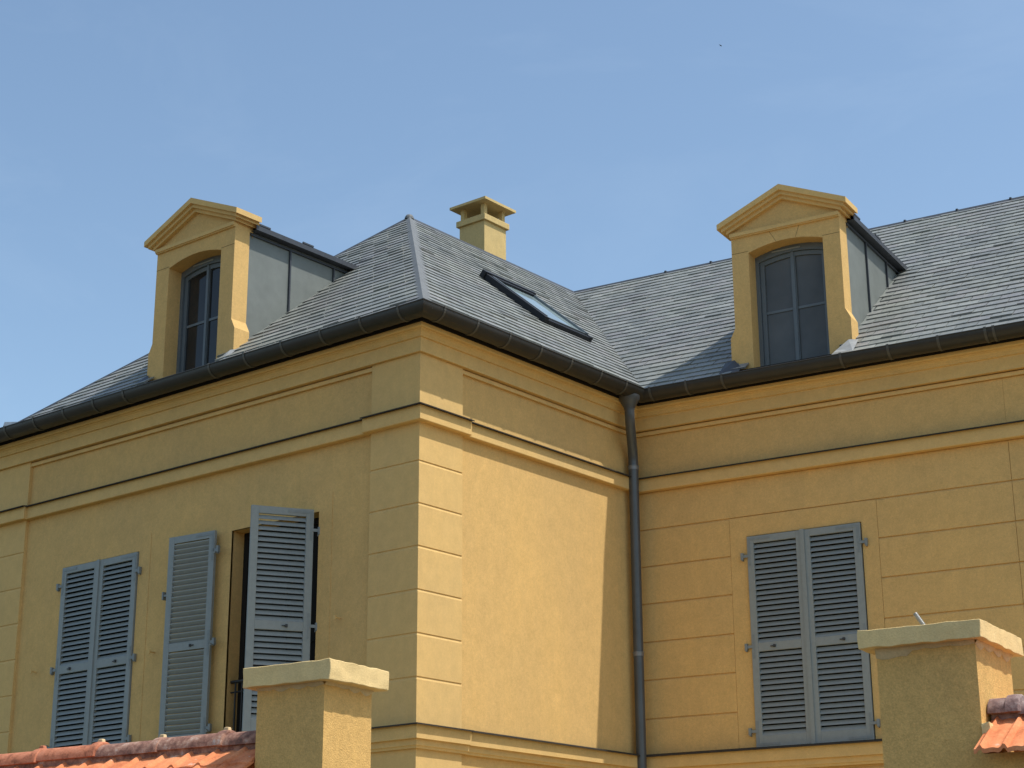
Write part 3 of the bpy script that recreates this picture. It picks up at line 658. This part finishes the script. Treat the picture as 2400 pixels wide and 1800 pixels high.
# ------------------------------------------------------------------ shutters
def leaf(F, w, z0, z1, mirror=False, strip=None, hinge_x=0.0, label=None, back_side=False):
    """one louvred leaf; local x 0..w from hinge, y 0 = outer face, depth +y"""
    T = 0.034; st = 0.072; m = MB(F); H = z1-z0; zm = z0+H*0.445
    mir = (lambda x: -x) if mirror else (lambda x: x)
    def bx(x0, x1, *r):
        a, b = sorted((mir(x0), mir(x1))); m.box(a, b, *r)
    bx(0, st, 0, T, z0, z1); bx(w-st, w, 0, T, z0, z1)
    bx(st, w-st, 0.0008, T-0.0008, z1-0.072, z1-0.0005); bx(st, w-st, 0.0008, T-0.0008, zm, zm+0.085); bx(st, w-st, 0.0008, T-0.0008, z0+0.0005, z0+0.115)
    fr = m.build('shutter', M_shut, house, bevel=0.0025)
    lv = MB(F)
    for za, zb in ((z0+0.115, zm), (zm+0.085, z1-0.072)):
        n = round((zb-za)/0.0535); p = (zb-za)/n
        for k in range(n):
            zc = za+(k+0.5)*p; a, b = sorted((mir(st-0.002), mir(w-st+0.002)))
            # slat: outer edge low, inner edge high
            yo, yi = 0.001, T-0.004; zl, zh = zc-p*0.50, zc+p*0.29; t = 0.0065
            lv.mesh([(a, yo, zl), (b, yo, zl), (b, yi, zh), (a, yi, zh), (a, yo+t, zl-0.001), (b, yo+t, zl-0.001), (b, yi+0.0, zh-t*1.6), (a, yi+0.0, zh-t*1.6)],
                    [(0, 1, 2, 3), (7, 6, 5, 4), (0, 4, 5, 1), (3, 2, 6, 7), (0, 3, 7, 4), (1, 5, 6, 2)])
    lv.build('louvres', M_shut, fr)
    if strip is not None:
        s_ = MB(F); a, b = sorted((mir(w-0.022), mir(w+0.022))); s_.box(a, b, -0.014, -0.0003, z0+0.004, z1+0.004); s_.build('cover_strip', M_shut, fr)
    hz = [z1-0.20, z0+H*0.47, z0+0.16]
    yf = -0.003 if not back_side else T
    for i, zz in enumerate(hz):
        h = MB(F)
        def hb(x0, x1, y0, y1, za, zb):
            a, b = sorted((mir(x0), mir(x1))); h.box(a, b, y0, y1, za, zb)
        if i == 0: hb(0.012, 0.036, yf, yf+0.003, zz-0.10, z1-0.02); hb(0.036, 0.25, yf, yf+0.003, z1-0.044, z1-0.02)
        elif i == 2: hb(0.012, 0.036, yf, yf+0.003, z0+0.02, zz+0.10); hb(0.036, 0.25, yf, yf+0.003, z0+0.02, z0+0.044)
        else: hb(0.012, 0.036, yf, yf+0.003, zz-0.12, zz+0.12)
        hb(-0.045, 0.018, yf-0.004, yf, zz-0.014, zz+0.014); hb(-0.068, -0.042, yf-0.012, yf+0.018, zz-0.034, zz+0.034)
        hb(-0.062, -0.048, yf-0.006, yf+0.05, zz-0.045, zz-0.03)
        h.build('hinge', M_hinge, fr)
    k = MB(F); kc = mir(w*0.40); yk = -0.012 if not back_side else T
    k.box(kc-0.035, kc+0.012, yk, yk+0.012, zm+0.038, zm+0.047); k.box(kc-0.004, kc+0.018, yk-0.006, yk+0.012, zm+0.030, zm+0.056)
    k.build('latch', M_knob, fr)
    return fr
def closed_pair(frame, x0, x1, z0, z1, yf):
    g_ = 0.008; mid = (x0+x1)/2
    leaf(frame @ Matrix.Translation((x0+g_, yf, 0)), mid-x0-g_-0.002, z0+g_, z1-g_, strip=True)
    leaf(frame @ Matrix.Translation((x1-g_, yf, 0)), x1-mid-g_-0.002, z0+g_, z1-g_, mirror=True)
closed_pair(FA, HA[0][0], HA[0][1], 3.60, WZ1, 0.013)
closed_pair(FC, 1.225, 2.44, 3.585, 5.712, 0.013)
# added black panels that paint in the shade behind the closed shutters
mb = MB(); mb.box(HA[0][0]+0.002, HA[0][1]-0.002, 0.10, 0.12, WZ0+0.002, WZ1-0.002); mb.build('shade_backing', M_shade, house)
mb = MB(FC); mb.box(1.227, 2.438, 0.11, 0.13, 3.587, 5.710); mb.build('shade_backing', M_shade, house)
# open window: left leaf folded back to the wall, right leaf standing out
zo0, zo1 = 3.605, 5.705
ang = radians(180-6.5)
Fl = Matrix.Translation((-2.668, -0.022, 0)) @ Matrix.Rotation(-ang, 4, 'Z')
leaf(Fl, 0.61, zo0, zo1, back_side=True)
# the right leaf is hinged on the right jamb and swings out about 60 degrees
Fr = Matrix.Translation((-1.325, -0.008, 0)) @ Matrix.Rotation(radians(59.5), 4, 'Z')
leaf(Fr, 0.60, zo0, zo1, mirror=True)
# window inside the open bay, frame and panes painted black as interior shade
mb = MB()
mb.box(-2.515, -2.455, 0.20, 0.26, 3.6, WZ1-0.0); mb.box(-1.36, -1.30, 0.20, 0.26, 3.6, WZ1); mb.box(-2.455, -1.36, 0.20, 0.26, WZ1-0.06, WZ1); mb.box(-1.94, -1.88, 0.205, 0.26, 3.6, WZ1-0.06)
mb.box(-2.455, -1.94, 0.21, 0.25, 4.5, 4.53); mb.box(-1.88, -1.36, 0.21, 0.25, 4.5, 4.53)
wf = mb.build('window', M_shade, house)
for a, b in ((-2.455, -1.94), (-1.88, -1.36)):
    m = MB(); m.box(a, b, 0.225, 0.232, 3.6, WZ1-0.06); m.build('window_pane', M_shade, wf)
# guard rail
m = MB(); m.tube([(-2.50, 0.10, 4.20), (-1.31, 0.10, 4.20)], 0.016, 10); m.tube([(-2.50, 0.10, 4.10), (-1.31, 0.10, 4.10)], 0.008, 8); m.tube([(-2.50, 0.10, 3.70), (-1.31, 0.10, 3.70)], 0.010, 8)
x = -2.44
while x < -1.32: m.tube([(x, 0.10, 3.62), (x, 0.10, 4.20)], 0.009, 8); x += 0.095
m.build('guard_rail', M_iron, house)
# shutter stops on the wall
def stop(F, x, z):
    m = MB(F); m.lathe((x, 0.03, z), (x, -0.035, z), [(0, 0.007), (1, 0.007)], 8); m.box(x-0.012, x+0.012, -0.045, -0.033, z-0.022, z+0.02); m.build('shutter_stop', M_trim, house)
for x, z in ((-5.52, 4.60), (-3.585, 4.60), (-0.985, 4.63)): stop(FA, x, z)
m = MB(); m.box(-3.40, -3.30, -0.05, -0.04, 5.13, 5.15); m.box(-3.42, -3.40, -0.055, 0.03, 5.10, 5.18); m.build('shutter_hook', M_hinge, house)

# ------------------------------------------------------------------ gate pillars and tiled walls in front
PH = radians(7)
e1 = Vector((cos(PH), sin(PH), 0)); e2 = Vector((-sin(PH), cos(PH), 0))
C1 = Vector((4.823, -5.899, 0)); C2 = Vector((7.761, -5.544, 0))
def F_at(c): return Matrix.Translation(c) @ Matrix.Rotation(PH, 4, 'Z')
def rough_box(mb, x0, x1, y0, y1, z0, z1, nx, ny, nz, amp, fr, seed, edge=0.0):
    """subdivided box with hand trowelled unevenness"""
    bm = bmesh.new(); bmesh.ops.create_cube(bm, size=1)
    bmesh.ops.subdivide_edges(bm, edges=bm.edges[:], cuts=max(nx, ny, nz), use_grid_fill=True)
    for v in bm.verts:
        p = Vector(((x0+x1)/2+v.co.x*(x1-x0), (y0+y1)/2+v.co.y*(y1-y0), (z0+z1)/2+v.co.z*(z1-z0)))
        nz_ = noise.noise_vector(p*fr+Vector((seed, seed*2, 0)))
        k = (abs(v.co.x) > 0.49)+(abs(v.co.y) > 0.49)+(abs(v.co.z) > 0.49)
        a = amp*(1+edge*(k-1))
        v.co = p+Vector((nz_.x, nz_.y, nz_.z))*a
    i = len(mb.v); mb.v += [mb.M @ v.co for v in bm.verts]; mb.f += [tuple(i+v.index for v in f.verts) for f in bm.faces]; bm.free()
def pillar(C, label, body, cap, zc0, zc1, seed, cham=0.0):
    root = thing('gate_pillar', label, 'pillar', C, 'gate pillars in front of the house'); inv = Matrix.Translation(-C)
    F = Matrix.Rotation(PH, 4, 'Z')
    mb = MB(F); rough_box(mb, *body, 0.0, zc0+0.004, 12, 12, 12, 0.0015, 6, seed); b = mb.build('shaft', M_pier, root, smooth=False)
    mb = MB(F); rough_box(mb, cap[0], cap[1], cap[2], cap[3], zc0, zc1, 18, 18, 18, 0.0030, 17, seed+3, 0.8)
    co = mb.build('cap', M_cap, root, smooth=True); 
    md_ = co.modifiers.new('bevel', 'BEVEL'); md_.width = 0.005; md_.segments = 2; md_.limit_method = 'ANGLE'; md_.angle_limit = radians(50)
    # mortar squeezed out under the cap
    mb = MB(F); x0, x1, y0, y1 = body; rng = random.Random(seed)
    for side in (0, 1):
        n = 16; vs = []; fs = []
        for k in range(n+1):
            t = k/n; d = 0.012+0.016*abs(noise.noise(Vector((t*4+seed, side*7, 0))))*2; o = 0.004+0.004*rng.random()
            if side == 0: x = x0+(x1-x0)*t; a, bq = (x, y0-o*2.0, zc0+0.001), (x, y0-0.001, zc0-d-(0.022 if (seed == 5 and t < 0.36) else 0)); mq = (x, y0-o, zc0-d*0.6-(0.020 if (seed == 5 and t < 0.36) else 0))
            else: y = y0+(y1-y0)*t; a, bq = (x1+o*2.0, y, zc0+0.001), (x1+0.001, y, zc0-d); mq = (x1+o, y, zc0-d*0.6)
            vs += [a, mq, bq]
        for k in range(n): fs += [(k*3, k*3+1, k*3+4, k*3+3), (k*3+1, k*3+2, k*3+5, k*3+4)]
        mb.mesh(vs, fs)
    mb.build('mortar_joint', M_mortar, root, smooth=True)
    return root
pillar(C1, 'ochre gate pillar with cement cap, standing left below the house corner', (-0.458, -0.068, 0.05, 0.407), (-0.509, 0, 0, 0.448), 2.815, 2.906, 2)
pillar(C2, 'nearer ochre gate pillar at the right edge, with a steel tube rising from its cap', (-0.418, -0.04, 0.05, 0.47), (-0.469, 0, 0, 0.51), 2.712, 2.779, 5)
m = MB(); F2 = F_at(C2); a = F2 @ Vector((-0.262, 0.25, 2.768)); b = F2 @ Vector((-0.326, 0.25, 2.870)); b = a+(b-a)*1.0
m.lathe(a-(b-a)*0.2, b, [(0, 0.0085), (1, 0.0085)], 14, cap=False); m.lathe(a-(b-a)*0.2, b-(b-a)*0.03, [(0, 0.0075), (1, 0.0075)], 14)
for k in range(14):
    p = a+(b-a)*(0.1+k*0.062); m.lathe(p, p+(b-a)*0.02, [(0, 0.0085), (0.5, 0.0093), (1, 0.0085)], 14, cap=False)
t_ = m.build('steel_tube', M_steel, smooth=True); t_['label'] = 'short galvanised steel tube leaning out of the right gate pillar cap'; t_['category'] = 'tube'

def half_ridge(mb, u0, u1, v, zt, r, seed, collar=True, knob=True):
    """half round ridge tile, collar at the right end"""
    n = 12; rings = []; L = u1-u0
    prof = [(0, 1.0), (0.90*L, 1.02)]
    if collar: prof = [(0, 1.0), (L-0.055, 1.0), (L-0.052, 1.13), (L-0.03, 1.16), (L-0.006, 1.13), (L, 1.02)]
    vs = []; fs = []
    for d, k in prof:
        for i in range(n+1):
            a = pi*i/n; vs.append((u0+d, v-r*k*cos(a)*1.05, zt-r+r*k*sin(a)))
        vs.append((u0+d, v+r*k*1.05-0.012, zt-r-0.002)); vs.append((u0+d, v-r*k*1.05+0.012, zt-r-0.002))
    m_ = n+3
    for i in range(len(prof)-1):
        for j in range(m_): fs.append((i*m_+j, i*m_+(j+1) % m_, (i+1)*m_+(j+1) % m_, (i+1)*m_+j))
    fs.append(tuple(range(m_))[::-1]); fs.append(tuple((len(prof)-1)*m_+j for j in range(m_)))
    mb.mesh(vs, fs)
    if knob: return ([(u1-0.055, v+0.012, zt), (u1-0.012, v+0.012, zt), (u1-0.020, v+0.014, zt+0.024), (u1-0.045, v+0.014, zt+0.024), (u1-0.055, v-0.012, zt), (u1-0.012, v-0.012, zt), (u1-0.020, v-0.010, zt+0.024), (u1-0.045, v-0.010, zt+0.024)], [(0, 1, 2, 3), (7, 6, 5, 4), (0, 4, 5, 1), (1, 5, 6, 2), (2, 6, 7, 3), (3, 7, 4, 0)])
def tile_slope(mb, u0, u1, v_t, z_t, v_b, z_b, pitch, phase, amp=0.016, seed=0, steps=2):
    """roman tiles: wavy cross-section, two courses with a step between them"""
    for cse in range(steps):
        ta, tb = cse/steps, (cse+1)/steps
        n = int((u1-u0)/0.008); vs = []; fs = []
        for i in range(n+1):
            u = u0+(u1-u0)*i/n; ph = ((u-phase)/pitch) % 1.0
            h = amp*(1.3*math.exp(-((ph-0.5)/0.13)**2) + 0.25*cos(2*pi*ph))
            # a step where two tiles lap beside the roll
            if 0.60 < ph < 0.66: h -= 0.004
            jit = 0.002*noise.noise(Vector((int((u-phase)/pitch)*3.1+seed, cse, 0)))
            for t, ex in ((ta, 0.012*(cse > 0)*0), (tb+0.06, 0.0)):
                tt = min(t, 1.0); lift = 0.012*(1 if t > ta else 0)+jit
                vs.append((u, v_t+(v_b-v_t)*tt, z_t+(z_b-z_t)*tt+h+lift)); 
            tt = min(tb+0.06, 1.0); vs.append((u, v_t+(v_b-v_t)*tt, z_t+(z_b-z_t)*tt+h+jit-0.004))
            vs.append((u, v_t+(v_b-v_t)*ta, z_t+(z_b-z_t)*ta+h-0.014))
        for i in range(n):
            a = i*4; b = a+4; fs += [(a, a+1, b+1, b), (a+1, a+2, b+2, b+1), (a+2, a+3, b+3, b+2)]
        fs += [(0, 3, 2, 1), (n*4, n*4+1, n*4+2, n*4+3)]
        mb.mesh(vs, fs)
def tiled_wall(C, label, u0, u1, body_v, zb, ridge, tiles, zeave_body):
    root = thing('tiled_garden_wall', label, 'wall', C, 'tile topped garden walls either side of the gate'); F = Matrix.Rotation(PH, 4, 'Z')
    mb = MB(F); mb.box(u0, u1, body_v[0], body_v[1], 0, zb); mb.build('wall_body', M_pier, root)
    return root, F
# left wall: u from far left up to the pillar
root, F = tiled_wall(C1, 'garden wall left of the gate, topped by orange tiles under a long weathered ridge', -6.5, -0.46, (0.06, 0.38), 2.44, None, None, None)
tv0 = (0.20, 2.585, -0.10, 2.395)
mb = MB(F); tile_slope(mb, -4.6, -0.462, 0.20, 2.575, -0.10, 2.385, 0.167, -0.786-0.083+0.0, 0.017, 1); mb.build('front_tiles', M_tile, root, smooth=True)
mb = MB(F); mb.M = F; tile_slope(mb, -4.6, -0.462, 0.24, 2.575, 0.54, 2.385, 0.167, -0.786, 0.017, 3); mb.build('rear_tiles', M_tile, root, smooth=True)
cols = [-0.766-0.41*k for k in range(0, 9)]
edges = [-0.462]+cols
mb = MB(F); half_ridge(mb, cols[0]-0.01, -0.462, 0.22, 2.650, 0.067, 0, collar=False, knob=False); mb.build('ridge_tile', M_ridge, root, smooth=True)
for k in range(8):
    mb = MB(F); kn = half_ridge(mb, cols[k+1]-0.015, cols[k]+0.02, 0.22, 2.652+0.003*(-1)**k, 0.068, k); rt = mb.build('ridge_tile', M_ridge if k < 2 else M_ridgeO, root, smooth=True)
    mb = MB(F); mb.mesh(kn[0], kn[1]); mb.build('lug', M_mortar if k < 3 else M_ridgeO, rt, bevel=0.004)
# mortar bedding under the ridge
mb = MB(F); mb.box(-4.6, -0.463, 0.165, 0.275, 2.54, 2.59); mb.build('ridge_bedding', M_shade if False else M_ridge, root)
# right wall
root, F = tiled_wall(C2, 'garden wall right of the nearer pillar, with pinkish tiles and a short purplish ridge', -0.038, 5.0, (0.02, 0.36), 2.30, None, None, None)
mb = MB(F); tile_slope(mb, -0.030, 4.0, 0.15, 2.437, -0.10, 2.292, 0.084, 0.035, 0.015, 5, steps=1); mb.build('front_tiles', M_tile, root, smooth=True)
mb = MB(F); tile_slope(mb, -0.030, 4.0, 0.20, 2.437, 0.48, 2.292, 0.084, 0.035, 0.011, 6, steps=1); mb.build('rear_tiles', M_tile, root, smooth=True)
uu = 0.085
mb = MB(F); half_ridge(mb, -0.034, uu, 0.17, 2.512, 0.060, 1, collar=True, knob=False); mb.build('ridge_tile', M_ridgeP, root, smooth=True)
for k in range(7):
    mb = MB(F); half_ridge(mb, uu-0.01, uu+0.40, 0.17, 2.495, 0.052, 2+k, collar=True, knob=False); mb.build('ridge_tile', M_ridgeP, root, smooth=True); uu += 0.39
mb = MB(F); rough_box(mb, -0.034, -0.006, 0.03, 0.10, 2.362, 2.410, 6, 6, 6, 0.008, 40, 4); mb.build('mortar_patch', M_cap, root, smooth=True)
mb = MB(F); mb.box(-0.03, 4.0, 0.135, 0.205, 2.40, 2.455); mb.build('ridge_bedding', M_ridgeP, root)

# ------------------------------------------------------------------ a bird far up in the sky
d = (fwd + r2*((1689-1200)/4171.3) + u2*((900-107)/4171.3)).normalized(); bp = CAM+d*160
m = MB(); m.tube([(-0.10, 0, 0), (-0.04, 0, 0.01), (0.04, 0, 0.01), (0.10, 0, 0.0)], [0.008, 0.03, 0.03, 0.01], 8)
for sgn in (-1, 1): m.mesh([(-0.03, 0, 0.01), (0.05, 0, 0.01), (0.02, sgn*0.14, 0.05), (-0.04, sgn*0.24, 0.0), (-0.04, sgn*0.12, 0.04)], [(0, 1, 2, 3, 4)])
bo = m.build('bird', M_iron, fix=False); bo.location = bp; bo['label'] = 'tiny dark bird flying high in the blue sky'; bo['category'] = 'bird'
